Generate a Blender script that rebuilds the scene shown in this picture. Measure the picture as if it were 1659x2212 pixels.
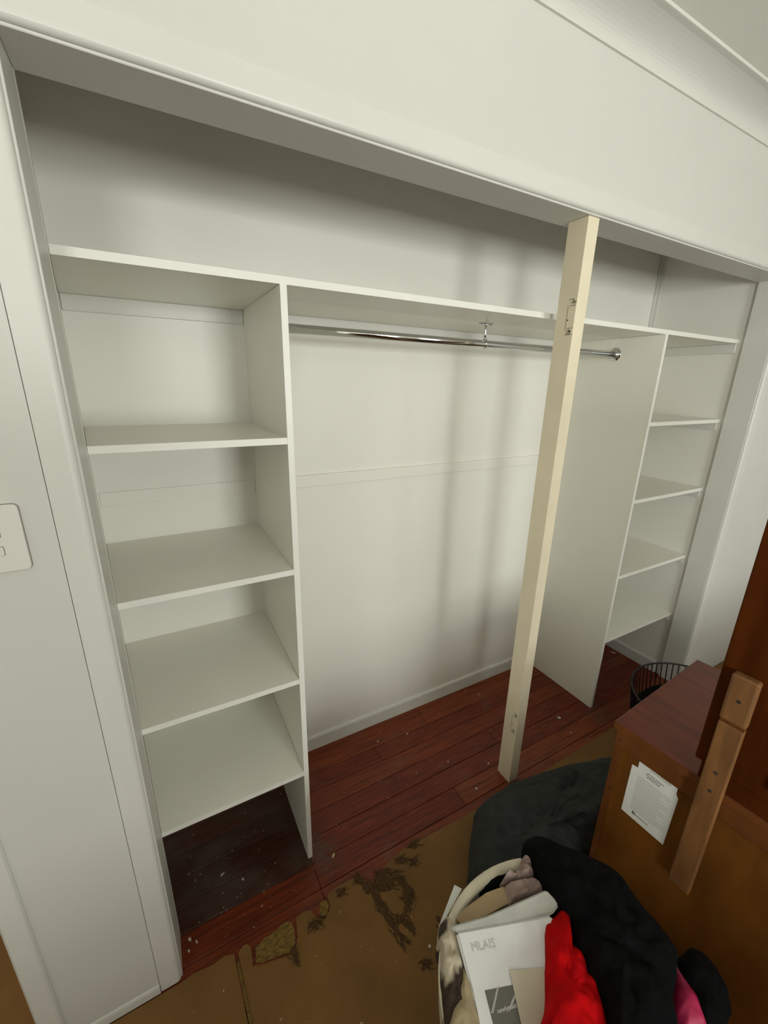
import bpy, bmesh, math, random
import numpy as np
from mathutils import Vector, Matrix, noise as mnoise

for o in list(bpy.data.objects):
    bpy.data.objects.remove(o)
S = bpy.context.scene
COL = S.collection
R = math.radians

# ------------------------------------------------------------------ camera
CAM = Vector((-0.288, -1.018, 1.600)); FPX = 894.4
YAW, PITCH, ROLL = R(-29.027), R(-17.170), R(1.129)
fw = Vector((-math.sin(YAW)*math.cos(PITCH), math.cos(YAW)*math.cos(PITCH), math.sin(PITCH)))
rt0 = Vector((math.cos(YAW), math.sin(YAW), 0)); up0 = rt0.cross(fw)
rt = math.cos(ROLL)*rt0 + math.sin(ROLL)*up0
up = -math.sin(ROLL)*rt0 + math.cos(ROLL)*up0
cd = bpy.data.cameras.new('camera'); cam = bpy.data.objects.new('camera', cd); COL.objects.link(cam)
m = Matrix((rt, up, -fw)).transposed().to_4x4(); m.translation = CAM
cam.matrix_world = m
cd.sensor_fit = 'HORIZONTAL'; cd.sensor_width = 36; cd.lens = FPX/1659*36; cd.clip_start = .02
S.camera = cam

# ------------------------------------------------------------------ light
vs = S.view_settings
vs.view_transform = 'Standard'; vs.look = 'None'; vs.gamma = 1; vs.exposure = 0.0; vs.use_curve_mapping = False
w = bpy.data.worlds.new('world'); S.world = w; w.use_nodes = True
w.node_tree.nodes['Background'].inputs[0].default_value = (.72, .82, .95, 1)
w.node_tree.nodes['Background'].inputs[1].default_value = 1.0
WINDOWS = [(.72, .95), (-1.35, .95)]           # centre x, width of the two windows in the far wall
WZ0, WZ1, WY = .95, 2.1, -3.9
def area(name, loc, rot, sx, sy, power, col):
    l = bpy.data.lights.new(name, 'AREA'); l.shape = 'RECTANGLE'; l.size = sx; l.size_y = sy
    l.energy = power; l.color = col
    o = bpy.data.objects.new(name, l); COL.objects.link(o); o.location = loc; o.rotation_euler = rot
    return o
for (wx, ww), pw in zip(WINDOWS, (69, 92)):
    area('window_daylight', (wx, WY-.06, (WZ0+WZ1)/2), (R(90), 0, 0), ww, WZ1-WZ0, pw, (.97, 1, .95))
area('hall_fill_light', (-1.25, 1.3, 2.38), (0, 0, 0), .35, .35, 11, (1, .88, .7))  # added fill, no known lamp: brightens the hall floor beyond the doorway

# ------------------------------------------------------------------ helpers
def at(u, v, ax, val):
    """world point where the sight line of photo pixel (u, v) meets the plane axis = val"""
    d = fw + rt*((u-829.5)/FPX) - up*((v-1106)/FPX)
    return CAM + d*((val-CAM[ax])/d[ax])
def at_plane(u, v, p, n):
    d = fw + rt*((u-829.5)/FPX) - up*((v-1106)/FPX)
    return CAM + d*((p-CAM).dot(n)/d.dot(n))
def link(name, me, mat=None, parent=None):
    o = bpy.data.objects.new(name, me); COL.objects.link(o)
    if mat and not me.materials: me.materials.append(mat)
    if parent: o.parent = parent
    return o
def obj(name, bm, mat, parent=None, smooth=False):
    me = bpy.data.meshes.new(name)
    bmesh.ops.recalc_face_normals(bm, faces=bm.faces[:])
    bm.to_mesh(me); bm.free()
    if smooth:
        for p in me.polygons: p.use_smooth = True
    return link(name, me, mat, parent)
def tag(o, label, cat, group=None):
    o['label'] = label; o['category'] = cat
    if group: o['group'] = group
    return o
def struct(o):
    o['kind'] = 'structure'; return o
def empty(name, loc=(0, 0, 0), rz=0):
    o = bpy.data.objects.new(name, None); COL.objects.link(o)
    o.location = loc; o.rotation_euler = (0, 0, rz); o.empty_display_size = .05
    bpy.context.view_layer.update() if False else None
    return o
def box(bm, x0, x1, y0, y1, z0, z1, bevel=0, seg=1):
    vs_ = [bm.verts.new(p) for p in ((x0,y0,z0),(x1,y0,z0),(x1,y1,z0),(x0,y1,z0),(x0,y0,z1),(x1,y0,z1),(x1,y1,z1),(x0,y1,z1))]
    fs = [bm.faces.new([vs_[i] for i in f]) for f in ((0,3,2,1),(4,5,6,7),(0,1,5,4),(1,2,6,5),(2,3,7,6),(3,0,4,7))]
    if bevel:
        es = list({e for f in fs for e in f.edges})
        bmesh.ops.bevel(bm, geom=es, offset=bevel, segments=seg, affect='EDGES', profile=.5)
def bx(name, x0, x1, y0, y1, z0, z1, mat, parent=None, bevel=0, seg=1):
    bm = bmesh.new(); box(bm, x0, x1, y0, y1, z0, z1, bevel, seg); return obj(name, bm, mat, parent)
def prism(bm, pts, z0, z1):
    """closed prism over a plan outline"""
    a = [bm.verts.new((p[0], p[1], z0)) for p in pts]; b = [bm.verts.new((p[0], p[1], z1)) for p in pts]
    bm.faces.new(a[::-1]); bm.faces.new(b); n = len(pts)
    for i in range(n): bm.faces.new((a[i], a[(i+1) % n], b[(i+1) % n], b[i]))
def extrude_profile(bm, prof, axis, t0, t1):
    """prof: (p, q) closed outline; axis 'x': (y,z), 'z': (x,y)"""
    def mk(p, t): return (t, p[0], p[1]) if axis == 'x' else (p[0], p[1], t)
    a = [bm.verts.new(mk(p, t0)) for p in prof]; b = [bm.verts.new(mk(p, t1)) for p in prof]; n = len(prof)
    bm.faces.new(a[::-1]); bm.faces.new(b)
    for i in range(n): bm.faces.new((a[i], a[(i+1) % n], b[(i+1) % n], b[i]))
def tube(bm, pts, r, n=10, closed=False, caps=True):
    pts = [Vector(p) for p in pts]; rings = []
    N = len(pts)
    for i, p in enumerate(pts):
        t = (pts[(i+1) % N]-pts[i-1]) if closed else (pts[min(i+1, N-1)]-pts[max(i-1, 0)])
        t.normalize(); a = t.orthogonal() if abs(t.z) > .95 else t.cross(Vector((0, 0, 1)))
        a.normalize(); b = t.cross(a)
        rr = r[i] if isinstance(r, (list, tuple)) else r
        rings.append([bm.verts.new(p + rr*(math.cos(2*math.pi*k/n)*a + math.sin(2*math.pi*k/n)*b)) for k in range(n)])
    for i in range(N if closed else N-1):
        q, s = rings[i], rings[(i+1) % N]
        for k in range(n): bm.faces.new((q[k], q[(k+1) % n], s[(k+1) % n], s[k]))
    if caps and not closed:
        bm.faces.new(rings[0][::-1]); bm.faces.new(rings[-1])
def lathe(bm, prof, c=(0, 0, 0), n=32, axis='z'):
    rings = []
    for r_, h in prof:
        ring = []
        for k in range(n):
            a = 2*math.pi*k/n; p, q = r_*math.cos(a), r_*math.sin(a)
            ring.append(bm.verts.new((c[0]+p, c[1]+q, c[2]+h) if axis == 'z' else (c[0]+h, c[1]+p, c[2]+q)))
        rings.append(ring)
    for q, s in zip(rings, rings[1:]):
        for k in range(n): bm.faces.new((q[k], q[(k+1) % n], s[(k+1) % n], s[k]))
    bm.faces.new(rings[0][::-1]); bm.faces.new(rings[-1])
def mat(name, col, rough=.5, var=0., scale=8., stretch=(1, 1, 1), col2=None, bump=0., bscale=200., metal=0., spec=.5, sheen=0., coat=0., lo=.35, hi=.65, detail=6.):
    m_ = bpy.data.materials.new(name); m_.use_nodes = True; nt = m_.node_tree; b = nt.nodes['Principled BSDF']
    b.inputs['Base Color'].default_value = (*col, 1); b.inputs['Roughness'].default_value = rough
    b.inputs['Metallic'].default_value = metal; b.inputs['Specular IOR Level'].default_value = spec
    b.inputs['Sheen Weight'].default_value = sheen; b.inputs['Coat Weight'].default_value = coat; b.inputs['Coat Roughness'].default_value = .15
    tc = nt.nodes.new('ShaderNodeTexCoord'); mp = nt.nodes.new('ShaderNodeMapping'); mp.inputs['Scale'].default_value = stretch
    nt.links.new(tc.outputs['Object'], mp.inputs['Vector'])
    c2 = col2 if col2 else tuple(max(0, c*(1-var)) for c in col)
    n_ = nt.nodes.new('ShaderNodeTexNoise'); n_.inputs['Scale'].default_value = scale; n_.inputs['Detail'].default_value = detail
    nt.links.new(mp.outputs[0], n_.inputs['Vector'])
    rp = nt.nodes.new('ShaderNodeMapRange'); rp.inputs[1].default_value = lo; rp.inputs[2].default_value = hi
    nt.links.new(n_.outputs[0], rp.inputs[0])
    mx = nt.nodes.new('ShaderNodeMix'); mx.data_type = 'RGBA'
    mx.inputs[6].default_value = (*col, 1); mx.inputs[7].default_value = (*c2, 1)
    nt.links.new(rp.outputs[0], mx.inputs[0]); nt.links.new(mx.outputs[2], b.inputs['Base Color'])
    if bump:
        n2 = nt.nodes.new('ShaderNodeTexNoise'); n2.inputs['Scale'].default_value = bscale; n2.inputs['Detail'].default_value = 3
        nt.links.new(mp.outputs[0], n2.inputs['Vector'])
        bp = nt.nodes.new('ShaderNodeBump'); bp.inputs['Strength'].default_value = bump; bp.inputs['Distance'].default_value = .002
        nt.links.new(n2.outputs[0], bp.inputs['Height']); nt.links.new(bp.outputs[0], b.inputs['Normal'])
    m_['mix'] = mx.name
    return m_
def mixin(m_, col, scale, lo, hi, amount, stretch=(1, 1, 1), seed=0., rnd=False):
    """a second layer of colour over a material made by mat()"""
    nt = m_.node_tree; b = nt.nodes['Principled BSDF']; src = b.inputs['Base Color'].links[0].from_socket
    tc = nt.nodes.new('ShaderNodeTexCoord'); mp = nt.nodes.new('ShaderNodeMapping'); mp.inputs['Scale'].default_value = stretch
    mp.inputs['Location'].default_value = (seed, seed*1.7, 0); nt.links.new(tc.outputs['Object'], mp.inputs[0])
    n_ = nt.nodes.new('ShaderNodeTexNoise'); n_.inputs['Scale'].default_value = scale; n_.inputs['Detail'].default_value = 8
    nt.links.new(mp.outputs[0], n_.inputs['Vector'])
    rp = nt.nodes.new('ShaderNodeMapRange'); rp.inputs[1].default_value = lo; rp.inputs[2].default_value = hi; rp.inputs[4].default_value = amount
    if rnd:
        oi = nt.nodes.new('ShaderNodeObjectInfo'); nt.links.new(oi.outputs['Random'], rp.inputs[0])
    else: nt.links.new(n_.outputs[0], rp.inputs[0])
    mx = nt.nodes.new('ShaderNodeMix'); mx.data_type = 'RGBA'; mx.inputs[7].default_value = (*col, 1)
    nt.links.new(rp.outputs[0], mx.inputs[0]); nt.links.new(src, mx.inputs[6]); nt.links.new(mx.outputs[2], b.inputs['Base Color'])
    return m_

# ------------------------------------------------------------------ materials
M = {}
M['wall'] = mat('white_wall_paint', (.70, .698, .645), .42, .03, 3, bump=.04, bscale=120)  # white paint darkened to offset too much light on the front wall
M['back'] = mat('white_back_wall_paint', (.86, .84, .77), .40, .03, 3, bump=.04, bscale=120)  # closet copy of the white, lightened to lift the dim interior light
M['trim'] = mat('white_gloss_trim', (.735, .73, .675), .36, .03, 4, bump=.03, bscale=60)  # toned down with the wall paint against the bright front light
M['ceil'] = mat('white_ceiling', (.84, .84, .78), .7, .03, 3)
M['mel'] = mat('white_melamine', (.90, .885, .79), .34, .02, 5)
M['edge'] = mat('white_melamine_edge', (.88, .87, .80), .36, .02, 5)
M['post'] = mat('cream_post_paint', (.85, .755, .56), .45, .06, 9, bump=.12, bscale=90)
M['postwear'] = mat('scraped_cream_paint', (.62, .52, .36), .7, .5, 60, bump=.3, bscale=200)
M['hole'] = mat('dark_screw_hole', (.03, .02, .015), .9)
M['chrome'] = mat('chrome', (.62, .63, .63), .09, 0, metal=1)
M['plank'] = mixin(mixin(mixin(mat('red_brown_floorboard', (.205, .031, .010), .44, .5, 9, (1.2, 22, 1), bump=.10, bscale=60, spec=.3),
                   (.26, .062, .016), 3, .25, 1, .8, rnd=True), (.06, .012, .006), 5, .45, .7, .75, (.9, 16, 1), 3.1), (.15, .11, .085), 7, .56, .85, .4, (1, 1.6, 1), 7.7)
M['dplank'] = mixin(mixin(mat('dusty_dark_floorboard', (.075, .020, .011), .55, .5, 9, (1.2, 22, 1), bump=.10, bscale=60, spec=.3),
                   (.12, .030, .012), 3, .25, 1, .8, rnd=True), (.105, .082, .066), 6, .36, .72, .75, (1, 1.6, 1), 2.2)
M['gap'] = mat('dark_board_gap', (.012, .007, .005), .9)
M['hard'] = mixin(mat('brown_hardboard', (.225, .110, .026), .85, .25, 5, bump=.2, bscale=500), (.15, .073, .017), 2.2, .5, .75, .6, seed=4.)
M['foam'] = mat('mustard_underlay_foam', (.26, .155, .03), .9, .55, 70, (1, 2.2, 1), bump=.8, bscale=150)
M['fibre'] = mat('dark_brown_fibre', (.125, .062, .016), .95, .65, 160)
M['flake'] = mat('paint_flake', (.62, .58, .5), .6, .15, 40)
M['yflake'] = mat('wood_chip', (.52, .42, .2), .7, .2, 40)
M['dust'] = mat('grey_sawdust', (.17, .13, .095), .95, .4, 120)
M['dtop'] = mat('dressing_table_top', (.155, .036, .018), .36, .35, 5, (1, 7, 1), bump=.05, bscale=80, spec=.35)
M['dedge'] = mat('dressing_table_timber', (.17, .055, .012), .5, .35, 6, (3, 3, 1), spec=.25)
M['dback'] = mat('brown_ply_back', (.20, .072, .010), .62, .35, 4, (3, 1.2, 1), bump=.05, bscale=120, spec=.15)
M['mirror'] = mat('reddish_brown_mirror_back', (.10, .023, .003), .5, .5, 4, (4, 4, .7), bump=.05, bscale=60, spec=.06)
M['batten'] = mat('raw_pine_batten', (.235, .100, .028), .6, .4, 7, (6, 6, .9), bump=.08, bscale=100)
M['pine'] = mat('pale_pine', (.5, .33, .13), .6, .2, 9)
M['paper'] = mat('white_paper', (.86, .86, .82), .7, .05, 20)
M['ink'] = mat('grey_print', (.16, .155, .14), .8)
M['inkl'] = mat('light_grey_print', (.58, .575, .55), .8)
M['plate'] = mat('white_switch_plastic', (.80, .77, .71), .3, .0)
M['recess'] = mat('switch_shadow_gap', (.22, .20, .175), .8)
M['cush'] = mat('charcoal_green_fabric', (.026, .029, .026), .9, .4, 30, bump=.5, bscale=250)
M['black'] = mat('black_knit', (.0042, .0042, .0045), .95, .3, 60, bump=.5, bscale=300, spec=.1)
M['red'] = mat('red_fleece', (.55, .002, .004), .9, .25, 30, bump=.4, bscale=350, spec=.1)
M['pink'] = mat('hot_pink_satin', (.55, .02, .10), .5, .2, 20)
M['mauve'] = mat('dusty_mauve_cotton', (.40, .285, .25), .85, .2, 30, bump=.3, bscale=250)
M['cream'] = mat('cream_canvas', (.82, .75, .58), .75, .12, 25, bump=.3, bscale=500)
M['tan'] = mat('tan_paper', (.50, .36, .20), .7, .15, 20)
M['beige'] = mat('beige_cotton', (.46, .37, .22), .8, .2, 25, bump=.2, bscale=200)
M['packet'] = mat('white_plastic_packet', (.84, .84, .82), .25, .06, 12, bump=.35, bscale=30)
M['filmy'] = mat('cloudy_plastic_edge', (.56, .55, .50), .2, .2, 18, bump=.4, bscale=40)
M['greypr'] = mat('grey_printed_panel', (.16, .155, .135), .35, .15, 15)
M['card'] = mat('cream_card', (.62, .56, .43), .6, .04, 15)
M['wire'] = mat('black_wire', (.012, .011, .010), .4, 0, metal=.3)
pm = M['print'] = mat('animal_print_cloth', (.60, .52, .38), .8, bump=.2, bscale=200)
nt = pm.node_tree; vo = nt.nodes.new('ShaderNodeTexNoise'); vo.inputs['Scale'].default_value = 17; vo.inputs['Detail'].default_value = 1.5
tcn = nt.nodes.new('ShaderNodeTexCoord'); nt.links.new(tcn.outputs['Object'], vo.inputs['Vector'])
cr = nt.nodes.new('ShaderNodeValToRGB'); cr.color_ramp.elements[0].position = .47; cr.color_ramp.elements[1].position = .53
cr.color_ramp.elements[0].color = (.58, .50, .37, 1); cr.color_ramp.elements[1].color = (.045, .026, .016, 1)
nt.links.new(vo.outputs[0], cr.inputs[0]); nt.links.new(cr.outputs[0], nt.nodes['Principled BSDF'].inputs['Base Color'])

# ------------------------------------------------------------------ dimensions (metres)
X1A, X1B = 0.0, .0155            # left divider
X2A, X2B = 1.5349, 1.5509        # right divider
XW, XWB = -.4081, -.4603         # left closet wall, front and back (out of square)
XR = 2.1404
YD = .4358                       # back wall
YJ, YF = -.0192, -.122           # lining back and front edge
XL, XRJ = -.4085, 2.1255         # faces of the side linings
ZH = 2.0565                      # soffit
YA = -.133                       # architrave face
YW = -.131                       # wall face
ZC = 2.455                       # room ceiling
T = .016

# ------------------------------------------------------------------ structure
fl = struct(bx('floor', -2.3, 2.9, -3.9, 2.2, -.06, -.020, M['gap']))
ys = YD+.02; widths = [.135, .078, .132, .083, .086, .083, .086]
rnd = random.Random(4)
pl = None
y = YD+.006
for i, wd in enumerate([.134, .079, .083, .085, .083, .084, .083, .08]):
    cuts = {0: [.72], 1: [.42], 2: [-.02, 1.3], 3: [.95], 4: [-.1, 1.6], 5: [.62], 6: [1.1], 7: [.2]}[i]
    xs = [-.52, .008]+[c for c in cuts if c > .05]+[2.16]
    for a, b in zip(xs, xs[1:]):
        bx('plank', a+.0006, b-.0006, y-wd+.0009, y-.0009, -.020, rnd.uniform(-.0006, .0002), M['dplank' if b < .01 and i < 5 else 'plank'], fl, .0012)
    y -= wd
YE = -.134        # front edge of the bare boards: hardboard sheets start here
hs = .0042
def sheet(pts):
    bm = bmesh.new(); prism(bm, pts, -.001, hs); o = obj('hardboard_sheet', bm, M['hard'], fl); return o
bx('subfloor', -2.3, 2.9, -3.9, YE-.05, -.020, -.0012, M['gap'], fl)
left_edge = [(-2.3, YE-.002), (-.41, YE-.004), (-.385, YE), (-.33, -.140), (-.30, -.136), (-.2745, -.144)]
sheet(left_edge+[(-.262, -.40), (-.245, -1.6), (-2.3, -1.6)])
right_edge = [(-.2635, -.147), (-.248, -.138), (-.236, -.139), (-.228, -.150), (-.229, -.176), (-.232, -.196), (-.20, -.209), (-.176, -.213), (-.14, -.222), (-.116, -.222), (-.100, -.196),
              (-.094, -.164), (-.090, -.146), (-.062, -.142), (-.043, -.150), (-.030, -.178), (-.014, -.190), (.006, -.180), (.017, -.166), (.016, -.140), (.024, -.134),
              (.06, -.129), (.10, -.131), (.13, -.136), (.15, -.158), (.166, -.196), (.185, -.20), (.20, -.170), (.226, -.150), (.262, -.140), (.30, -.132), (.36, -.134),
              (.43, -.136), (.55, -.140), (.70, -.144), (.82, -.147), (.90, -.149), (.957, -.149)]
sheet(right_edge+[(.963, -.40), (.975, -1.6), (-.232, -1.6), (-.249, -.40)])
sheet([(.961, -.150), (1.10, -.147), (1.30, -.143), (1.45, -.140), (1.56, -.138), (1.80, -.136), (2.15, -.136), (2.9, -.136), (2.9, -1.6), (.979, -1.6), (.967, -.40)])
sheet([(-2.3, -1.602), (2.9, -1.602), (2.9, -3.9), (-2.3, -3.9)])
bx('hall_floor', -2.3, -.465, YE+.001, 2.2, -.020, .003, M['hard'], fl)

# closet shell
struct(bx('wall_back', -.6, XR+.12, YD, YD+.09, -.02, 2.5, M['back'])); wb = bpy.data.objects['wall_back']
for a, b in ((XWB+.006, X1A-.0005), (X1B+.0005, X2A-.0005), (X2B+.0005, XR-.012)):
    bx('cover_strip', a, b, YD-(.0105 if 0 < a < 1 else .004), YD, 1.2305, 1.2735, M['back'], wb, .0008)
bm = bmesh.new(); prism(bm, [(XW, YJ-.001), (XWB, YD), (XWB-.09, YD), (XW-.05, YJ-.001)], -.02, 2.5); struct(obj('wall_left', bm, M['back']))
wr = struct(bx('wall_right', XR, XR+.10, YJ-.001, YD, -.02, 2.5, M['back']))
bx('corner_strip', XR-.004, XR+.001, YD-.028, YD-.0005, 0, 2.48, M['trim'], wr, .0015)
bx('corner_strip', XR-.012, XR-.0045, YD-.012, YD-.0005, 1.83, 2.48, M['trim'], wr, .001)
struct(bx('ceiling_closet', -.6, XR+.12, YJ, YD+.09, 2.5, 2.54, M['ceil']))
def skirting(name, a, b, axis, face, sgn, z1, th):
    prof = [(face, 0), (face+sgn*th, 0), (face+sgn*th, z1-.010), (face+sgn*th*.75, z1-.003), (face+sgn*th*.3, z1), (face, z1)]
    bm = bmesh.new()
    if axis == 'x': extrude_profile(bm, prof, 'x', a, b)
    else:
        A = [bm.verts.new((p, a, q)) for p, q in prof]; B = [bm.verts.new((p, b, q)) for p, q in prof]; n = len(prof)
        bm.faces.new(A); bm.faces.new(B[::-1])
        for i in range(n): bm.faces.new((A[i], B[i], B[(i+1) % n], A[(i+1) % n]))
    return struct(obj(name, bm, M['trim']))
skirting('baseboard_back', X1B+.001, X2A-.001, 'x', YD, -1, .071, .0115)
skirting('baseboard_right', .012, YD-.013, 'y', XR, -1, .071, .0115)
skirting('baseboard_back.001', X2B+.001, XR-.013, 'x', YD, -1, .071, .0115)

# wall around the opening (room side)
bm = bmesh.new()
XDJ = -.705
box(bm, -.66, -.4629, YW, YJ, -.02, 2.6)                                    # strip left of the opening
box(bm, -.4628, -.4287, YW+.012, YJ, -.02, ZH+.020)                         # core behind the architrave
box(bm, -.4628, XRJ+.0533, YW+.012, YJ, ZH+.0201, 2.6)
box(bm, -.4628, XRJ+.0533, YW, YW+.0119, ZH+.0538, 2.6)                     # header face
box(bm, XRJ+.0534, 2.9, YW, YJ, -.02, 2.6)
box(bm, XRJ+.0202, XRJ+.0533, YW+.012, YJ, -.02, ZH+.020)
box(bm, -2.3, -.66, YW, YJ, 2.04, 2.6)
box(bm, -2.3, -1.53, YW, YJ, -.02, 2.04)
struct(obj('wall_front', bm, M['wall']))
def arch_profile(n=6):
    """architrave section (across, y): 0 = opening side"""
    r = .0115; p = []
    for i in range(n+1):
        a = math.pi/2*i/n
        p.append((r-r*math.cos(a)*1.0, YF-.001-(abs(YA-YF)-.001)*math.sin(a)))
    p += [(.0488, YA), (.0496, YA+.0008), (.0496, YF-.001)]
    return p
# side architraves
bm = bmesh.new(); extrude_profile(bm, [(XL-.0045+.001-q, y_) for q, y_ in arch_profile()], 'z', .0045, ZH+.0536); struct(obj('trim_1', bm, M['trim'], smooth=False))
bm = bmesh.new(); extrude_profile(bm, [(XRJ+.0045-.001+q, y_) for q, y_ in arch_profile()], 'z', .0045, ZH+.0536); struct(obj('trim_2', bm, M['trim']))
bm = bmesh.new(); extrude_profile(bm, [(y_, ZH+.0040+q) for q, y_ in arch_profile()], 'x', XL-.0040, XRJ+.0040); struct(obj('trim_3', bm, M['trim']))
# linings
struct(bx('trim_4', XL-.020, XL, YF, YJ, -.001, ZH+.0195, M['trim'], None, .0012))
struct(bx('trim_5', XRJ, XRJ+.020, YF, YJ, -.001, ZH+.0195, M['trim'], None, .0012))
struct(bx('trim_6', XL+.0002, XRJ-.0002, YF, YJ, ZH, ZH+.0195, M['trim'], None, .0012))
# doorway trim at the left end of the strip, and its lining
bm = bmesh.new(); prof = [(-.660, YW+.001), (-.660, YW-.004), (-.663, YW-.009), (-.668, YW-.011), (-.700, YW-.011), (-.705, YW-.007), (-.705, YW+.001)]
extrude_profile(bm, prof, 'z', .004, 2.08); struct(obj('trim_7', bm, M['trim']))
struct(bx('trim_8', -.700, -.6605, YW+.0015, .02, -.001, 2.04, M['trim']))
# skirting under the strip
bm = bmesh.new()
prof = [(YW, .0045), (YW-.0045, .0045), (YW-.0045, .026), (YW-.003, .033), (YW, .037)]
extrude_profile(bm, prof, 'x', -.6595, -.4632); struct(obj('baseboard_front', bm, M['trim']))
# cornice
bm = bmesh.new()
prof = [(YW, 2.397), (YW-.006, 2.397), (YW-.006, 2.403)]
for i in range(1, 12):
    a = math.pi/2*i/12
    prof.append((YW-.006-.082*(1-math.cos(a)), 2.403+.046*math.sin(a)))
prof += [(YW-.090, 2.4475), (YW-.094, 2.4475), (YW-.094, ZC), (YW, ZC)]
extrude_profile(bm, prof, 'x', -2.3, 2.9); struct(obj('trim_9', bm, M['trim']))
struct(bx('ceiling', -2.3, 2.9, -3.9, YW, ZC, ZC+.05, M['ceil']))
# rest of the room behind the camera, with two windows
struct(bx('wall_room_left', -2.4, -2.3, -3.9, 2.2, -.02, 2.5, M['wall']))
struct(bx('wall_room_right', 2.9, 3.0, -3.9, YW, -.02, 2.5, M['wall']))
bm = bmesh.new()
xs = sorted([(c-w_/2, c+w_/2) for c, w_ in WINDOWS]); prev = -2.4
for a, b in xs:
    box(bm, prev, a, WY-.1, WY, -.02, 2.5); box(bm, a, b, WY-.1, WY, -.02, WZ0); box(bm, a, b, WY-.1, WY, WZ1, 2.5); prev = b
box(bm, prev, 3.0, WY-.1, WY, -.02, 2.5); struct(obj('wall_rear', bm, M['wall']))
for i, (a, b) in enumerate(xs):
    bm = bmesh.new()
    for q in ((a, a+.04, WZ0, WZ1), (b-.04, b, WZ0, WZ1), (a+.04, b-.04, WZ0, WZ0+.05), (a+.04, b-.04, WZ1-.05, WZ1), (a+.04, b-.04, 1.50, 1.545)):
        box(bm, q[0], q[1], WY-.05, WY-.005, q[2], q[3])
    struct(obj('window_%d' % (i+1), bm, M['trim']))
# hall beyond the doorway
struct(bx('wall_hall_right', -.66, -.56, YJ+.04, 2.2, -.02, 2.5, M['wall']))
struct(bx('wall_hall_end', -2.3, -.66, 2.2, 2.3, -.02, 2.5, M['wall']))
struct(bx('ceiling_hall', -2.3, -.56, YJ+.001, 2.2, 2.4, 2.45, M['ceil']))

# unseen furniture added behind the camera to shade the lower half of the closet wall
wd_ = empty('shade_wardrobe', (-1.05, -1.98, .0045))
bx('carcass', -.47, .47, -.24, .235, .06, 1.72, M['mirror'], wd_, .004)
bx('plinth', -.45, .45, -.22, .22, 0, .0598, M['mirror'], wd_)
for a_ in (-.468, .004):
    d_ = bx('door', a_, a_+.464, -.262, -.2405, .08, 1.70, M['dedge'], wd_, .004)
    bx('handle', (-.03 if a_ < 0 else .02), (-.02 if a_ < 0 else .03), -.28, -.2625, .95, 1.08, M['chrome'], d_, .002)
tag(wd_, 'tall brown cupboard added unseen behind the camera to shade the left wall', 'shade_wardrobe')
ch_ = empty('shade_chest', (.75, -2.05, .0045))
bx('carcass', -1.25, 1.25, -.24, .235, .08, .80, M['dedge'], ch_, .004)
for lx in (-1.23, 1.18):
    for ly in (-.22, .17): bx('leg', lx, lx+.05, ly, ly+.05, 0, .0798, M['dedge'], ch_)
for r_ in range(3):
    for c_ in range(3):
        d_ = bx('drawer', -1.23+c_*.824, -.418+c_*.824, -.258, -.2405, .10+r_*.23, .32+r_*.23, M['dback'], ch_, .003)
        bx('handle', -.88+c_*.824, -.76+c_*.824, -.275, -.2585, .205+r_*.23, .22+r_*.23, M['chrome'], d_, .002)
tag(ch_, 'wide brown chest of drawers added unseen behind the camera to block light', 'chest of drawers')

# ------------------------------------------------------------------ shelving
def board(name, pts, z0, z1, parent):
    """panel with its front edge (lowest y) banded"""
    bm = bmesh.new(); prism(bm, pts, z0, z1)
    bmesh.ops.bevel(bm, geom=bm.edges[:], offset=.0005, segments=1, affect='EDGES')
    return obj(name, bm, M['mel'], parent)
def edging(x0, x1, yf, z0, z1, parent):
    return bx('edge_band', x0, x1, yf-.0012, yf-.0001, z0, z1, M['edge'], parent)
def xl(y): return XW+(XWB-XW)*(y-YJ)/(YD-YJ)+.0008
YC = .0
# top shelf
ZT0, ZT1 = 1.8095, 1.8257
ts = empty('top_shelf', (.85, .2, ZT0))
def child(o, p):
    o.parent = p; o.matrix_parent_inverse = Matrix.Translation(p.location).inverted() if p.rotation_euler.z == 0 else p.matrix_world.inverted()
    return o
def C(o, p):      # keep world coordinates while parenting to an unrotated empty
    o.parent = p; o.matrix_parent_inverse = Matrix.Translation(p.location).inverted(); return o
b1 = board('shelf_board', [(xl(.004), .0042), (1.5440, .0042), (1.5440, YD-.001), (xl(YD), YD-.001)], ZT0, ZT1, None); C(b1, ts)
b2 = board('shelf_board', [(1.5448, .0042), (XR-.001, .0042), (XR-.001, YD-.014), (1.5448, YD-.001)], ZT0, ZT1, None); C(b2, ts)
C(edging(xl(0)+.0005, 1.5440, .004, ZT0, ZT1, None), ts); C(edging(1.5448, XR-.001, .004, ZT0, ZT1, None), ts)
for a, b in ((XWB+.004, X1A-.0008), (X1B+.0008, X2A-.0008), (X2B+.0008, XR-.013)):
    C(bx('cleat', a, b, YD-.010, YD-.0003, 1.7690, ZT0-.0003, M['trim'], None, .0008), ts)
C(bx('cleat', XR-.012, XR-.0003, .008, YD-.012, 1.7690, ZT0-.0003, M['trim'], None, .0012), ts)
tag(ts, 'long white melamine top shelf running the full width of the closet', 'shelf')
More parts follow.
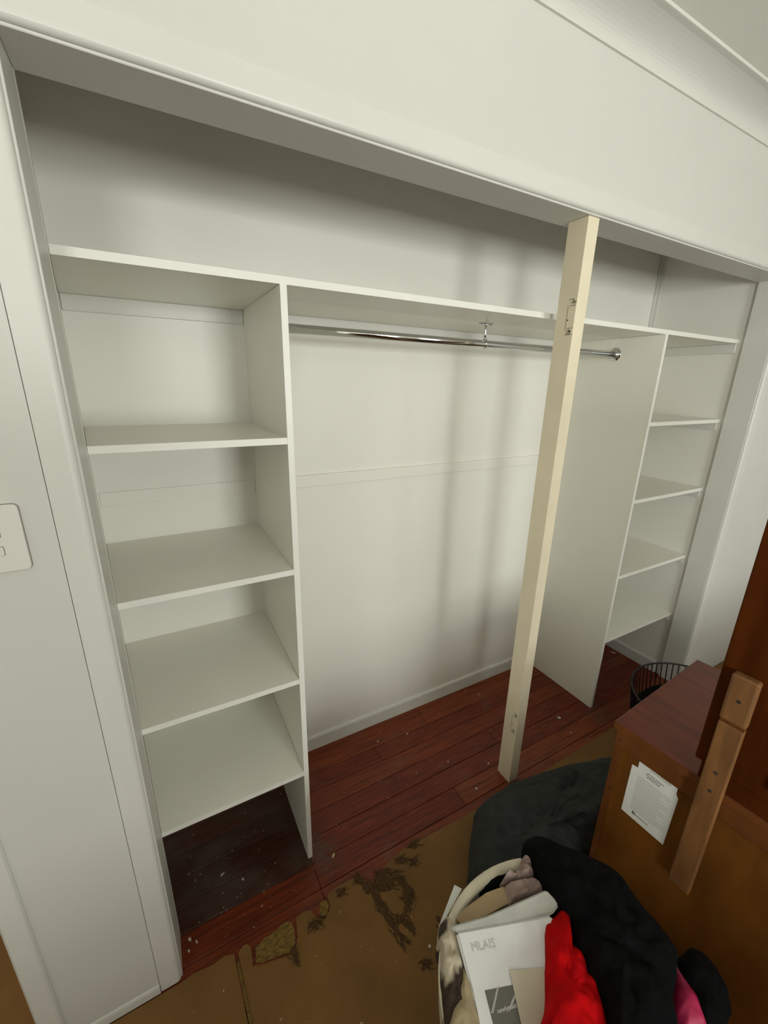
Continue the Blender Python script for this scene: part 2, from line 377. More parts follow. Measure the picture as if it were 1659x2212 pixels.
# left bay
lu = empty('shelving_unit', (-.2, .2, 0))
C(board('divider_panel', [(X1A, .0012), (X1B, .0012), (X1B, YD-.0108), (X1A, YD-.0108)], 0, ZT0-.0004, None), lu)
C(bx('edge_band', X1A, X1B, 0, .0011, 0, ZT0-.0004, M['edge']), lu)
for z in (1.4688, 1.1127, .7549, .3967):
    s = C(board('shelf', [(xl(0), .0012), (X1A-.0004, .0012), (X1A-.0004, YD-.0005), (xl(YD), YD-.0005)], z-T, z, None), lu)
    C(bx('edge_band', xl(0), X1A-.0004, 0, .0011, z-T, z, M['edge']), lu)
tag(lu, 'white melamine bay of four shelves at the left end of the closet', 'shelving unit')
# right bay
ru = empty('shelving_unit', (1.85, .2, 0))
C(board('divider_panel', [(X2A, .0012), (X2B, .0012), (X2B, YD-.0108), (X2A, YD-.0108)], 0, ZT0-.0004, None), ru)
C(bx('edge_band', X2A, X2B, 0, .0011, 0, ZT0-.0004, M['edge']), ru)
for z in (1.4666, 1.1257, .7541, .4044):
    C(board('shelf', [(X2B+.0004, .0012), (XR-.0008, .0012), (XR-.0008, YD-.030), (X2B+.0004, YD-.0045)], z-T, z, None), ru)
    C(bx('edge_band', X2B+.0004, XR-.0008, 0, .0011, z-T, z, M['edge']), ru)
    C(bx('cleat', XR-.012, XR-.0003, .006, YD-.032, z-T-.036, z-T-.0003, M['trim'], None, .0012), ru)
tag(ru, 'white melamine bay of four short shelves on cleats at the right end of the closet', 'shelving unit')

# hanging rail
RY, RZ = .200, 1.7425
hr = empty('hanging_rail', (.78, RY, RZ))
bm = bmesh.new(); tube(bm, [(X1B+.001, RY, RZ), (X2A-.001, RY, RZ)], .0125, 24); C(obj('rail_tube', bm, M['chrome'], smooth=True), hr)
for x, s in ((X1B+.0003, 1), (X2A-.0003, -1)):
    bm = bmesh.new()
    lathe(bm, [(.002, 0), (.027, 0), (.028, s*.002), (.0265, s*.004), (.021, s*.0055), (.0185, s*.009), (.0175, s*.014), (.0145, s*.017), (.013, s*.018)], (x, RY, RZ), 32, 'x')
    C(obj('flange', bm, M['chrome'], smooth=True), hr)
br = empty('support_bracket', (.776, RY, RZ)); C(br, hr); br.location = (.776, RY, RZ)
br.matrix_parent_inverse = Matrix.Translation(hr.location).inverted()
BX = .783
bm = bmesh.new(); tube(bm, [(BX, RY+.001, RZ+.0125), (BX-.001, RY, RZ+.035), (BX-.001, RY, ZT0-.006), (BX-.001, RY, ZT0-.0008)], [.0058, .0048, .0048, .009], 14); C(obj('stem', bm, M['chrome'], smooth=True), br)
bm = bmesh.new(); box(bm, BX-.030, BX+.026, RY-.008, RY+.008, ZT0-.0030, ZT0-.0003, .0014, 2); C(obj('mounting_plate', bm, M['chrome'], smooth=True), br)
bm = bmesh.new(); lathe(bm, [(.0136, -.0055), (.0150, -.005), (.0150, .005), (.0136, .0055)], (BX, RY, RZ), 28, 'x'); C(obj('clamp_ring', bm, M['chrome'], smooth=True), br)
for dx in (-.022, .019):
    bm = bmesh.new(); lathe(bm, [(.004, -.0062), (.0036, -.0045), (.0030, -.0028)], (BX+dx, RY, ZT0), 12); C(obj('screw', bm, M['chrome'], smooth=True), br)
bm = bmesh.new(); tube(bm, [(BX-.004, RY-.004, RZ-.013), (BX-.011, RY-.010, RZ-.018)], .0012, 6); C(obj('clip_tail', bm, M['chrome']), br)
tag(hr, 'polished chrome hanging rail with a centre bracket below the top shelf', 'rail')

# ------------------------------------------------------------------ post
XP0, XP1, YP, YPB = .8415, .8872, -.1165, -.0494
po = bx('door_post', XP0, XP1, YP, YPB, 0.0, ZH-.0004, M['post'], None, .0012, 2)
tag(po, 'bare cream painted timber post standing in the closet opening', 'post')
for (za, zb, up_) in ((1.7515, 1.8500, 1), (.2520, .3500, 0)):
    x = XP0
    h = bx('hinge_mortise', x-.0004, x+.0006, YP+.002, YP+.0285, za, zb, M['post'], po)
    for q in ((za, za+.0012, YP+.002, YP+.0285), (za+.018, za+.0192, YP+.002, YP+.022), (zb-.019, zb-.0178, YP+.002, YP+.022), (zb-.0012, zb, YP+.010, YP+.0285)):
        bx('scribe_mark', x-.0007, x-.0004, q[2], q[3], q[0], q[1], M['hole'], h)
    bx('scribe_mark', x-.0007, x-.0004, YP+.0278, YP+.0288, za+.012, zb-.018, M['hole'], h)
    for zz, yy, dz in ((za, YP+.008, .017), (zb-.017, YP+.004, .016)):
        bm = bmesh.new(); rr = random.Random(int(zz*1e4)); n = 12
        pts = [(yy+.008+.009*(1+.3*rr.uniform(-1, 1))*math.cos(2*math.pi*k/n), zz+dz/2+.0075*(1+.3*rr.uniform(-1, 1))*math.sin(2*math.pi*k/n)) for k in range(n)]
        A = [bm.verts.new((x-.0006, p, q)) for p, q in pts]; bm.faces.new(A)
        B = [bm.verts.new((x-.0002, p, q)) for p, q in pts]; bm.faces.new(B[::-1])
        for k in range(n): bm.faces.new((A[k], B[k], B[(k+1) % n], A[(k+1) % n]))
        obj('scraped_patch', bm, M['postwear'], h)
    for zz, yy, r_ in ((za+.009, YP+.012, .0027), ((za+zb)/2-.008, YP+.024, .0022), (zb-.009, YP+.010, .0026)):
        bm = bmesh.new(); lathe(bm, [(r_, -.0010), (r_, -.0003)], (x, yy, zz), 10, 'x'); obj('screw_hole', bm, M['hole'], h)
bx('paint_stain', .8, .82, .0026, .0027, ZT0, ZT1, M['postwear']) if False else None

# ------------------------------------------------------------------ light switch
sw = empty('light_switch', (-.543, YW, 1.337))
def rrect(x0, x1, z0, z1, r, ya, yb, inset=0.):
    """rounded plate in the wall plane from depth ya (wall side) to yb (room side), its front edge eased by inset"""
    def ring(i, y_):
        pts = []
        for cx, cz, a0 in ((x1-r, z1-r, 0), (x0+r, z1-r, 90), (x0+r, z0+r, 180), (x1-r, z0+r, 270)):
            for k in range(7):
                t = R(a0+15*k); pts.append((cx+(r-i)*math.cos(t), y_, cz+(r-i)*math.sin(t)))
        return pts
    bm = bmesh.new()
    rings = [[bm.verts.new(p) for p in ring(i, y_)] for i, y_ in ((0, ya), (0, yb+inset), (inset*.3, yb+inset*.3), (inset, yb))]
    bm.faces.new(rings[0]); bm.faces.new(rings[-1][::-1]); n = len(rings[0])
    for q, t in zip(rings, rings[1:]):
        for k in range(n): bm.faces.new((q[k], q[(k+1) % n], t[(k+1) % n], t[k]))
    return bm
C(obj('cover_plate', rrect(-.581, -.5055, 1.278, 1.396, .008, YW-.0012, YW-.0078, .0016), M['plate']), sw)
C(obj('shadow_gap', rrect(-.5819, -.5046, 1.2771, 1.3969, .0088, YW-.0001, YW-.0011, .0001), M['recess']), sw)
for z0 in (1.3400, 1.3085):
    C(obj('rocker_surround', rrect(-.5557, -.5350, z0, z0+.0175, .0035, YW-.0070, YW-.0080, .0001), M['recess']), sw)
    C(obj('rocker', rrect(-.5549, -.5358, z0+.0008, z0+.0167, .003, YW-.0072, YW-.0102, .0006), M['plate']), sw)
tag(sw, 'white double light switch on the wall left of the closet opening', 'light switch')

# ------------------------------------------------------------------ dressing table seen from behind
DH = .72; TH = R(4.0)
DA = Vector((.7345, -.519, 0))
e1 = Vector((math.sin(TH), -math.cos(TH), 0)); e2 = Vector((math.cos(TH), math.sin(TH), 0))
DM = Matrix((e1, e2, Vector((0, 0, 1)))).transposed().to_4x4(); DM.translation = DA
DL, DD = 1.06, .515
dt = bpy.data.objects.new('dressing_table', None); COL.objects.link(dt); dt.matrix_world = DM; dt.empty_display_size = .05
# local frame: x along the back (away from the closet), y depth, z up.  The frame is left-handed-safe: e1 x e2 = +z
def D(name, x0, x1, y0, y1, z0, z1, mt, bevel=.002, par=None):
    o = bx(name, x0, x1, y0, y1, z0, z1, mt, par or dt, bevel, 2); return o
D('tabletop', 0, DL, 0, DD, DH-.024, DH, M['dtop'], .004)
D('edge_strip', .002, DL-.002, -.0012, -.0002, DH-.0225, DH-.0015, M['dedge'], .0003)
D('top_rail', .010, DL-.01, .004, .022, DH-.075, DH-.0242, M['dedge'])
D('back_panel', .028, DL-.028, .0105, .018, .09, DH-.0755, M['dback'], .0005)
D('side_panel', .012, .030, .0185, DD-.012, .09, DH-.0242, M['dedge'])
D('side_panel', DL-.030, DL-.012, .0185, DD-.012, .09, DH-.0242, M['dedge'])
D('corner_stile', .010, .0275, .008, .0183, .02, DH-.0755, M['dedge'])
D('drawer_front', .032, DL-.032, DD-.016, DD-.002, .10, DH-.03, M['dedge'])
for lx in (.012, DL-.052):
    for ly in (.02, DD-.052):
        D('leg', lx, lx+.04, ly, ly+.04, .0045, .0895, M['dedge'])
for lx, ly in ((.016, .0065),):
    for zz in (DH-.05, .49):
        bm = bmesh.new(); lathe(bm, [(.0028, -.0001), (.0028, .0006)], (0, 0, 0), 10); o = obj('nail_hole', bm, M['hole'], dt)
        o.location = (.022, .0038 if zz > .6 else .0078, zz); o.rotation_euler = (R(90), 0, 0)
mb = D('mirror_back', .186, .86, -.004, .018, DH+.048, 1.62, M['mirror'], .003)
D('mirror_foot', .20, .846, .0, .016, DH+.0005, DH+.0475, M['mirror'], .002)
for bx0 in (.211, .79):
    bt = D('support_batten', bx0, bx0+.0455, -.0235, -.0045, .40, .905, M['batten'], .003)
    D('batten_head', bx0-.001, bx0+.0465, -.0265, -.0045, .914, 1.030, M['batten'], .005, None)
    D('batten_neck', bx0+.001, bx0+.0445, -.0205, -.0046, .9052, .9138, M['dedge'], .0005)
    for zz in (.972, .775, .722):
        bm = bmesh.new(); lathe(bm, [(.0042, 0), (.0042, .0008)], (0, 0, 0), 10); o = obj('screw_hole', bm, M['hole'], dt)
        o.location = (bx0+.023, -.0270 if zz > .91 else -.0240, zz); o.rotation_euler = (R(-90), 0, 0)
D('corner_block', .318, .36, -.014, -.0045, .80, .845, M['pine'], .002)
tag(dt, 'brown timber dressing table turned with its back to the room, mirror frame standing on top', 'dressing table')

# paper notice on the back panel
PN = -e2; PP = DA + e2*.0098
def onback(u, v): 
    p = at_plane(u, v, PP, e2); q = DM.inverted() @ p; return q
lab = [(1387,1624), (1466,1684), (1468,1692), (1461,1715), (1465,1727), (1432,1825), (1342,1747), (1366,1651), (1378,1658)]
L2 = [onback(*p) for p in lab]
pp = bpy.data.objects.new('paper_notice', None); COL.objects.link(pp); pp.matrix_world = DM @ Matrix.Translation((L2[5].x, .0098, L2[5].z)); pp.empty_display_size = .05
O = Vector((L2[5].x, .0098, L2[5].z))
bm = bmesh.new()
A = [bm.verts.new((q.x-O.x, -.0004, q.z-O.z)) for q in L2]; B = [bm.verts.new((q.x-O.x, 0, q.z-O.z)) for q in L2]
bm.faces.new(A); bm.faces.new(B[::-1]); n = len(A)
for k in range(n): bm.faces.new((A[k], B[k], B[(k+1) % n], A[(k+1) % n]))
obj('sheet', bm, M['paper'], pp)
TLc, TRc, BRc, BLc = [Vector((q.x-O.x, 0, q.z-O.z)) for q in (onback(1387,1624), onback(1468,1686), onback(1432,1825), onback(1353,1758))]
def pt(s, t): return (TLc*(1-s)+TRc*s)*(1-t)+(BLc*(1-s)+BRc*s)*t
def textrow(bm, t, s0, s1, hgt, rr, dense=.8):
    s = s0
    while s < s1:
        wd = rr.uniform(.02, .07); e = min(s+wd, s1)
        q = [pt(s, t), pt(e, t), pt(e, t+hgt), pt(s, t+hgt)]
        bm.faces.new([bm.verts.new((p.x, -.0005, p.z)) for p in q]); s = e+rr.uniform(.008, .016)
rr = random.Random(9)
bm = bmesh.new()
for t, a, b in ((.045, .18, .62), (.072, .08, .92), (.098, .08, .88), (.215, .25, .70), (.243, .22, .62), (.271, .26, .60)): textrow(bm, t, a, b, .013, rr)
for t in (.125, .150): textrow(bm, t, .30, .86, .009, rr)
textrow(bm, .90, .18, .55, .014, rr); textrow(bm, .875, .12, .2, .05, rr)
o = obj('heading_print', bm, M['ink'], pp); o['kind'] = 'stuff'
bm = bmesh.new(); t = .33
while t < .86:
    textrow(bm, t, .05, .93 if int(t*100) % 4 else .7, .013, rr); t += .0235
obj('small_print', bm, M['inkl'], pp)['kind'] = 'stuff'
tag(pp, 'white printed notice stuck on the back of the brown dressing table', 'notice')

# ------------------------------------------------------------------ soft things
def fbm(p, s, seed): return mnoise.fractal(Vector((p[0]*s+seed, p[1]*s-seed*.7, p[2]*s+seed*.3)), 1.0, 2.0, 4)
def pillow(name, outline, zt, zb, mt, dome=.05, folds=.012, fs=9, seed=1., nr=22, na=120, fdir=None, fk=60, parent=None, centre=None, edge_drop=.6, sag=0, wob=.004):
    """closed soft body over a star-shaped plan outline; ridged folds on top; zt may be a function of (x, y)"""
    P_ = [Vector((p[0], p[1])) for p in outline]; c = Vector(centre) if centre else sum(P_, Vector((0, 0)))/len(P_)
    seg = [(P_[i], P_[(i+1) % len(P_)]) for i in range(len(P_))]; L = [(b-a).length for a, b in seg]; tot = sum(L)
    bd = []
    for k in range(na):
        d = tot*k/na; i = 0
        while d > L[i]: d -= L[i]; i += 1
        bd.append(seg[i][0].lerp(seg[i][1], d/L[i]))
    for _ in range(2): bd = [(bd[k-1]+2*bd[k]+bd[(k+1) % na])/4 for k in range(na)]
    bm = bmesh.new(); rings = []
    f = zt if callable(zt) else (lambda x, y: zt)
    g = zb if callable(zb) else (lambda x, y: zb)
    for j in range(nr+1):
        r_ = math.sin(math.pi/2*j/nr) if j else 0
        ring = []
        for k in range(na if j else 1):
            q = c.lerp(bd[k], r_)
            zz = f(q.x, q.y)+dome*(max(0, 1-r_**2))**.5 - edge_drop*dome
            amp = (1-r_**6)
            n1 = 1-abs(fbm((q.x, q.y, 0), fs, seed))*2
            zz += folds*amp*n1
            if fdir is not None:
                w_ = (q.x*math.cos(fdir)+q.y*math.sin(fdir))*fk + 3.5*fbm((q.x, q.y, 1), 6, seed+3)
                zz += folds*.8*amp*(abs(math.sin(w_))**.6)
            w2 = wob*fbm((q.x, q.y, 5), 14, seed+9)*r_
            ring.append(bm.verts.new((q.x+w2, q.y-w2, zz)))
        rings.append(ring)
    c0 = rings[0][0]
    for k in range(na): bm.faces.new((c0, rings[1][k], rings[1][(k+1) % na]))
    for a, b in zip(rings[1:], rings[2:]):
        for k in range(na): bm.faces.new((a[k], b[k], b[(k+1) % na], a[(k+1) % na]))
    last = rings[-1]; nd = 7; prev = last
    for j in range(1, nd+1):
        t_ = j/nd; ring = []
        for k in range(na):
            p = last[k].co; q = Vector((p.x, p.y)); bul = math.sin(math.pi*t_)*.012*sag + .004*fbm((q.x, q.y, t_*1.5), 11, seed+5)
            dv = (q-c).normalized()*bul
            ring.append(bm.verts.new((p.x+dv.x, p.y+dv.y, p.z+(g(p.x, p.y)-p.z)*t_)))
        for k in range(na): bm.faces.new((prev[k], ring[k], ring[(k+1) % na], prev[(k+1) % na]))
        prev = ring
    bm.faces.new(prev)
    return obj(name, bm, mt, parent, True)
def px(pts, z): return [at(u, v, 2, z)[:2] for u, v in pts]

# charcoal cushion slumped on the floor between post, hamper and dressing table
zc = .13
out = px([(1022,1885), (1030,1800), (1037,1738), (1066,1712), (1100,1692), (1160,1668), (1230,1648), (1300,1634), (1360,1628)], zc)
out += [(1.30, -.36), (1.28, -.49), (1.0, -.507), (.74, -.505), (.71, -.60), (.60, -.70), (.44, -.70), (.40, -.56)]
o = pillow('floor_cushion', out, .145, .0046, M['cush'], .05, .020, 6, 2.3, 30, 220, 1.25, 17, centre=(.70, -.40), sag=1.5)
tag(o, 'charcoal fabric floor cushion slumped between the post and the dressing table', 'cushion')

# laundry hamper
HC = (.268, -.785); HR = .246; HZ = .50
hp = empty('laundry_hamper', (HC[0], HC[1], .0043))
bm = bmesh.new()
lathe(bm, [(.185, 0), (.197, .004), (.212, .16), (.226, .33), (.236, HZ-.015), (.229, HZ-.015), (.219, .33), (.205, .16), (.186, .012)], (0, 0, 0), 64); obj('basket_body', bm, M['cream'], hp, True)
bm = bmesh.new(); ps = []
for k in range(72):
    a = 2*math.pi*k/72; wv = .004*math.sin(3*a+1)
    ps.append(((HR-.010+wv)*math.cos(a), (HR-.010+wv)*math.sin(a), HZ-.006+.006*math.sin(2*a+.5)))
tube(bm, ps, .0125, 14, True); obj('rolled_rim', bm, M['cream'], hp, True)
tag(hp, 'round cream canvas laundry hamper overflowing with clothes in the foreground', 'hamper')
# dark clothes filling the hamper
circ = [(HC[0]+.216*math.cos(2*math.pi*k/40), HC[1]+.216*math.sin(2*math.pi*k/40)) for k in range(40)]
o = pillow('dark_garment', circ, .462, .34, M['black'], .03, .012, 9, 8.1, 18, 80)
tag(o, 'dark clothes filling the inside of the cream hamper below its rim', 'clothes')
# white plastic packet
def slab(name, pts, th, mt, parent=None, subdiv=0, bev=.002):
    """thin solid through a quad of 3-D points"""
    P_ = [Vector(p) for p in pts]; nrm = (P_[1]-P_[0]).cross(P_[2]-P_[0]).normalized()
    if nrm.z < 0: nrm = -nrm
    bm = bmesh.new(); a = [bm.verts.new(p) for p in P_]; b = [bm.verts.new(p-nrm*th) for p in P_]; n = len(P_)
    bm.faces.new(a); bm.faces.new(b[::-1])
    for k in range(n): bm.faces.new((a[k], b[k], b[(k+1) % n], a[(k+1) % n]))
    bmesh.ops.recalc_face_normals(bm, faces=bm.faces[:])
    if bev: bmesh.ops.bevel(bm, geom=bm.edges[:], offset=bev, segments=2, affect='EDGES')
    return obj(name, bm, mt, parent)
def atp(u, v, z): return at(u, v, 2, z)
PZ = lambda p: None
pk_n = Vector((-.12, -.16, 1)).normalized(); pk_p = Vector((.24, -.66, .545))
def PK(u, v, lift=0): return at_plane(u, v, pk_p, pk_n) + pk_n*lift
pk = empty('plastic_packet', tuple(PK(1090, 2080)))
C(slab('packet_body', [PK(985,2012), PK(1192,1975), PK(1197,2002), PK(1181,2020), PK(1184,2150), PK(1178,2200), PK(1160,2290), PK(1055,2330), PK(1018,2140)], .034, M['packet'], None, 0, .004), pk)
C(slab('sealed_flap', [PK(972,2000), PK(1050,1978), PK(1180,1921), PK(1200,1942), PK(1208,1955), PK(1194,1974), PK(984,2013)], .010, M['filmy'], None, 0, .003), pk)
C(slab('printed_panel', [PK(1047,2140,.0006), PK(1111,2127,.0006), PK(1130,2200,.0006), PK(1134,2225,.0006), PK(1072,2240,.0006)], .0005, M['greypr'], None, 0, 0), pk)
for q in ([(1073,2135), (1077,2134), (1066,2189), (1060,2189)], [(1100,2176), (1112,2145), (1116,2150), (1102,2182)]):
    C(slab('film_crease', [PK(u, v, .0012) for u, v in q], .0004, M['filmy'], None, 0, 0), pk)
def words(txt, u, v, u2, v2, hpx, mt, nm):
    p0 = PK(u, v, .0013); p1 = PK(u2, v2, .0013); ax = (p1-p0); ln = ax.length; ax.normalize(); ay = pk_n.cross(ax)
    cu = bpy.data.curves.new(nm, 'FONT'); cu.body = txt; cu.size = 1; cu.align_x = 'LEFT'
    tmp = bpy.data.objects.new(nm, cu); COL.objects.link(tmp); dg = bpy.context.evaluated_depsgraph_get(); dg.update()
    me = bpy.data.meshes.new_from_object(tmp.evaluated_get(dg)); bpy.data.objects.remove(tmp)
    xs_ = [v_.co.x for v_ in me.vertices]; sc = ln/(max(xs_)-min(xs_))
    for v_ in me.vertices:
        c_ = p0+ax*((v_.co.x-min(xs_))*sc)+ay*(v_.co.y*sc); v_.co = c_
    me.materials.clear(); me.materials.append(mt)
    o = link(nm, me, mt); C(o, pk); return o
words('MLAIS', 1022, 2057, 1072, 2047, 14, M['inkl'], 'grey_lettering')
words('newlypuut', 1076, 2190, 1117, 2176, 10, M['paper'], 'white_lettering')
tag(pk, 'white plastic packet with a grey printed panel lying on top of the hamper', 'packet')
# cream card over the packet
o = slab('greeting_card', [PK(1100,2098,.004), PK(1174,2091,.004), PK(1183,2150,.004), PK(1180,2185,.004), PK(1165,2280,.004), PK(1140,2280,.004)], .002, M['card'], None, 0, .0004)
tag(o, 'plain cream card lying across the white plastic packet', 'card')
# tan envelope and mauve cloth behind the packet
o = slab('tan_envelope', [atp(985,1985,.515), atp(1000,1965,.515), atp(1050,1928,.512), atp(1088,1914,.512), atp(1102,1950,.512), atp(1050,1978,.512), atp(1000,1998,.512)], .008, M['tan'], None, 0, .001)
tag(o, 'tan paper envelope tucked behind the white plastic packet', 'envelope')
o = pillow('mauve_garment', px([(1088,1914), (1110,1908), (1150,1900), (1182,1904), (1196,1925), (1150,1945), (1100,1955)], .515), .517, .45, M['mauve'], .012, .010, 16, 4.4, 18, 90, 1.2, 90)
tag(o, 'folded mauve garment edge just behind the white packet', 'garment')
o = pillow('mauve_sock', px([(1078,1905), (1100,1893), (1118,1880), (1124,1862), (1132,1853), (1150,1858), (1163,1882), (1158,1886), (1148,1900), (1120,1906)], .518), .518, .44, M['mauve'], .018, .015, 24, 6.2, 20, 100, .4, 110)
tag(o, 'crumpled mauve scrap of cloth caught at the hamper rim', 'garment')
o = pillow('black_garment', px([(1030,1912), (1046,1893), (1072,1876), (1100,1865), (1122,1862), (1122,1880), (1090,1908), (1050,1926)], .495), .496, .462, M['black'], .010, .004, 16, 4.9, 12, 70)
tag(o, 'black garment crumpled just inside the hamper rim behind the tan envelope', 'garment')
# printed cloth over the left rim
zr = .51
o = pillow('animal_print_cloth', px([(942,2018), (950,1996), (968,1972), (984,1990), (990,2030), (1003,2090), (1008,2140), (1005,2212), (985,2260), (962,2212), (956,2130), (950,2050)], zr), zr+.002, .44, M['print'], .018, .010, 16, 3.3, 14, 90, .9, 70, centre=at(978, 2090, 2, zr)[:2])
tag(o, 'brown and cream animal print cloth hanging over the left rim of the hamper', 'cloth')
o = pillow('beige_garment', px([(1000,2090), (1012,2120), (1035,2200), (1055,2330), (985,2330), (965,2240), (985,2150)], .505), .520, .485, M['beige'], .020, .008, 12, 5.5, 14, 80, 1.1, 40)
tag(o, 'beige cotton garment showing between the packet and the animal print cloth', 'garment')
o = slab('white_card', [atp(982,1911,.47), atp(998,1920,.47), atp(962,1985,.47), atp(950,2000,.47), atp(947,2003,.47)], .002, M['paper'], None, 0, .0003)
tag(o, 'narrow white card poking out beside the hamper rim', 'card')
# red fleece
zr = .545
o = pillow('red_fleece', px([(1178,1990), (1200,1972), (1216,1956), (1234,1972), (1237,2010), (1236,2040), (1256,2044), (1266,2070), (1272,2100), (1292,2130), (1310,2170), (1330,2240), (1330,2330), (1150,2330), (1172,2212), (1183,2160), (1179,2080)], zr),
           zr+.003, .47, M['red'], .026, .016, 9, 7.3, 22, 130, .35, 42, centre=at(1225, 2150, 2, zr)[:2])
tag(o, 'bright red fleece garment spilling over the hamper beside the white packet', 'garment')
# black knit
zk = .56
o = pillow('black_jumper', px([(1128,1822), (1142,1806), (1165,1800), (1190,1812), (1240,1832), (1300,1858), (1338,1884), (1362,1920), (1400,1968), (1440,2015), (1470,2055), (1466,2100), (1458,2150), (1462,2200), (1480,2260), (1470,2340), (1330,2340), (1312,2212), (1290,2140), (1268,2110), (1262,2065), (1240,2040), (1236,1985), (1212,1960), (1196,1935), (1180,1905), (1160,1875), (1148,1845)], zk),
           zk+.012, .47, M['black'], .035, .012, 8, 9.9, 26, 170, .9, 26, centre=at(1340, 2060, 2, zk)[:2])
tag(o, 'big black knitted jumper heaped over the right side of the hamper', 'jumper')
zk2 = .527
o = pillow('black_sleeve', px([(1462,2065), (1490,2040), (1515,2050), (1550,2090), (1575,2130), (1585,2180), (1560,2212), (1530,2210), (1500,2150), (1474,2105)], zk2), zk2, .44, M['black'], .02, .008, 9, 1.9, 16, 90, .6, 40)
tag(o, 'black sleeve hanging outside the hamper beyond the pink cloth', 'garment')
zk3 = .515
o = pillow('pink_cloth', px([(1462,2085), (1472,2080), (1492,2115), (1510,2150), (1535,2195), (1530,2225), (1480,2250), (1455,2200), (1452,2150)], zk3), zk3, .46, M['pink'], .022, .006, 9, 2.7, 16, 90, .7, 30)
tag(o, 'hot pink shiny cloth peeking out between the black jumper and black sleeve', 'cloth')

# ------------------------------------------------------------------ black wire basket by the right jamb
BC = (1.645, -.405); BR = .268; BH = .305
wk = empty('wire_basket', (BC[0], BC[1], .0045))
def ring(z, r_, rad, nm):
    bm = bmesh.new(); tube(bm, [(r_*math.cos(2*math.pi*k/64), r_*math.sin(2*math.pi*k/64), z) for k in range(64)], rad, 8, True); return obj(nm, bm, M['wire'], wk, True)
ring(BH, BR, .0042, 'rim'); ring(.006, BR*.84, .004, 'base_ring'); ring(BH*.55, BR*.925, .0025, 'mid_ring')
bm = bmesh.new(); tube(bm, [(BR*.84, 0, .006), (BR*.92, 0, BH*.5), (BR, 0, BH)], .0024, 6); wire0 = bm
me = bpy.data.meshes.new('wire'); bmesh.ops.recalc_face_normals(bm, faces=bm.faces[:]); bm.to_mesh(me); bm.free()
for k in range(64):
    o = link('wire', me, M['wire'], wk); o.rotation_euler = (0, 0, 2*math.pi*k/64)
bm = bmesh.new()
for k in range(9):
    yv = -.18+.045*k; hx = math.sqrt(max(0, (BR*.84)**2-yv*yv)); tube(bm, [(-hx, yv, .006), (hx, yv, .006)], .002, 6)
obj('base_grid', bm, M['wire'], wk)
tag(wk, 'round black wire basket on the floor between dressing table and right jamb', 'basket')
cc = [(BC[0]+.226*math.cos(2*math.pi*k/40), BC[1]+.226*math.sin(2*math.pi*k/40)) for k in range(40)]
o = pillow('dark_cloth', cc, .235, .014, M['black'], .045, .03, 8, 5.1, 18, 90)
tag(o, 'dark clothes bundled inside the black wire basket', 'clothes')
g = [(BC[0]+.03+.09*math.cos(2*math.pi*k/30), BC[1]+.10+.07*math.sin(2*math.pi*k/30)) for k in range(30)]
o = pillow('charcoal_cloth', g, .285, .235, M['cush'], .03, .015, 14, 6.1, 14, 70)
tag(o, 'charcoal cloth on top of the dark clothes in the wire basket', 'clothes')

# ------------------------------------------------------------------ floor debris
def scrap(name, pts, z0, z1, mt, seed, wob=.003, label=None, cat='scrap', group=None):
    rr = random.Random(seed); P_ = []
    for i in range(len(pts)):
        a, b = Vector(pts[i]), Vector(pts[(i+1) % len(pts)])
        for t in (0, .33, .66):
            q = a.lerp(b, t); P_.append((q.x+rr.uniform(-wob, wob), q.y+rr.uniform(-wob, wob)))
    bm = bmesh.new(); prism(bm, P_, z0, z1); bmesh.ops.triangulate(bm, faces=bm.faces[:])
    o = obj(name, bm, mt)
    if label: tag(o, label, cat, group)
    return o
scrap('underlay_scrap', [(-.215, -.158), (-.185, -.149), (-.150, -.146), (-.120, -.139), (-.104, -.150), (-.102, -.175), (-.110, -.203), (-.128, -.217), (-.165, -.209), (-.200, -.203), (-.222, -.192)], .0004, .0032, M['foam'], 1, .002,
      'larger mustard yellow underlay scrap in the torn hardboard edge', 'scrap')
scrap('underlay_scrap', [(-.004, -.140), (.010, -.146), (.013, -.165), (.000, -.181), (-.014, -.184), (-.022, -.170), (-.014, -.152)], .0004, .0032, M['foam'], 2, .0015,
      'smaller mustard yellow underlay scrap near the left divider', 'scrap')
scrap('underlay_strip', [(-.2715, -.165), (-.2640, -.165), (-.2480, -.40), (-.236, -1.0), (-.243, -1.0), (-.2590, -.40)], -.0008, .0010, M['foam'], 3, .0006,
      'long mustard underlay strip in the seam between hardboard sheets', 'scrap')
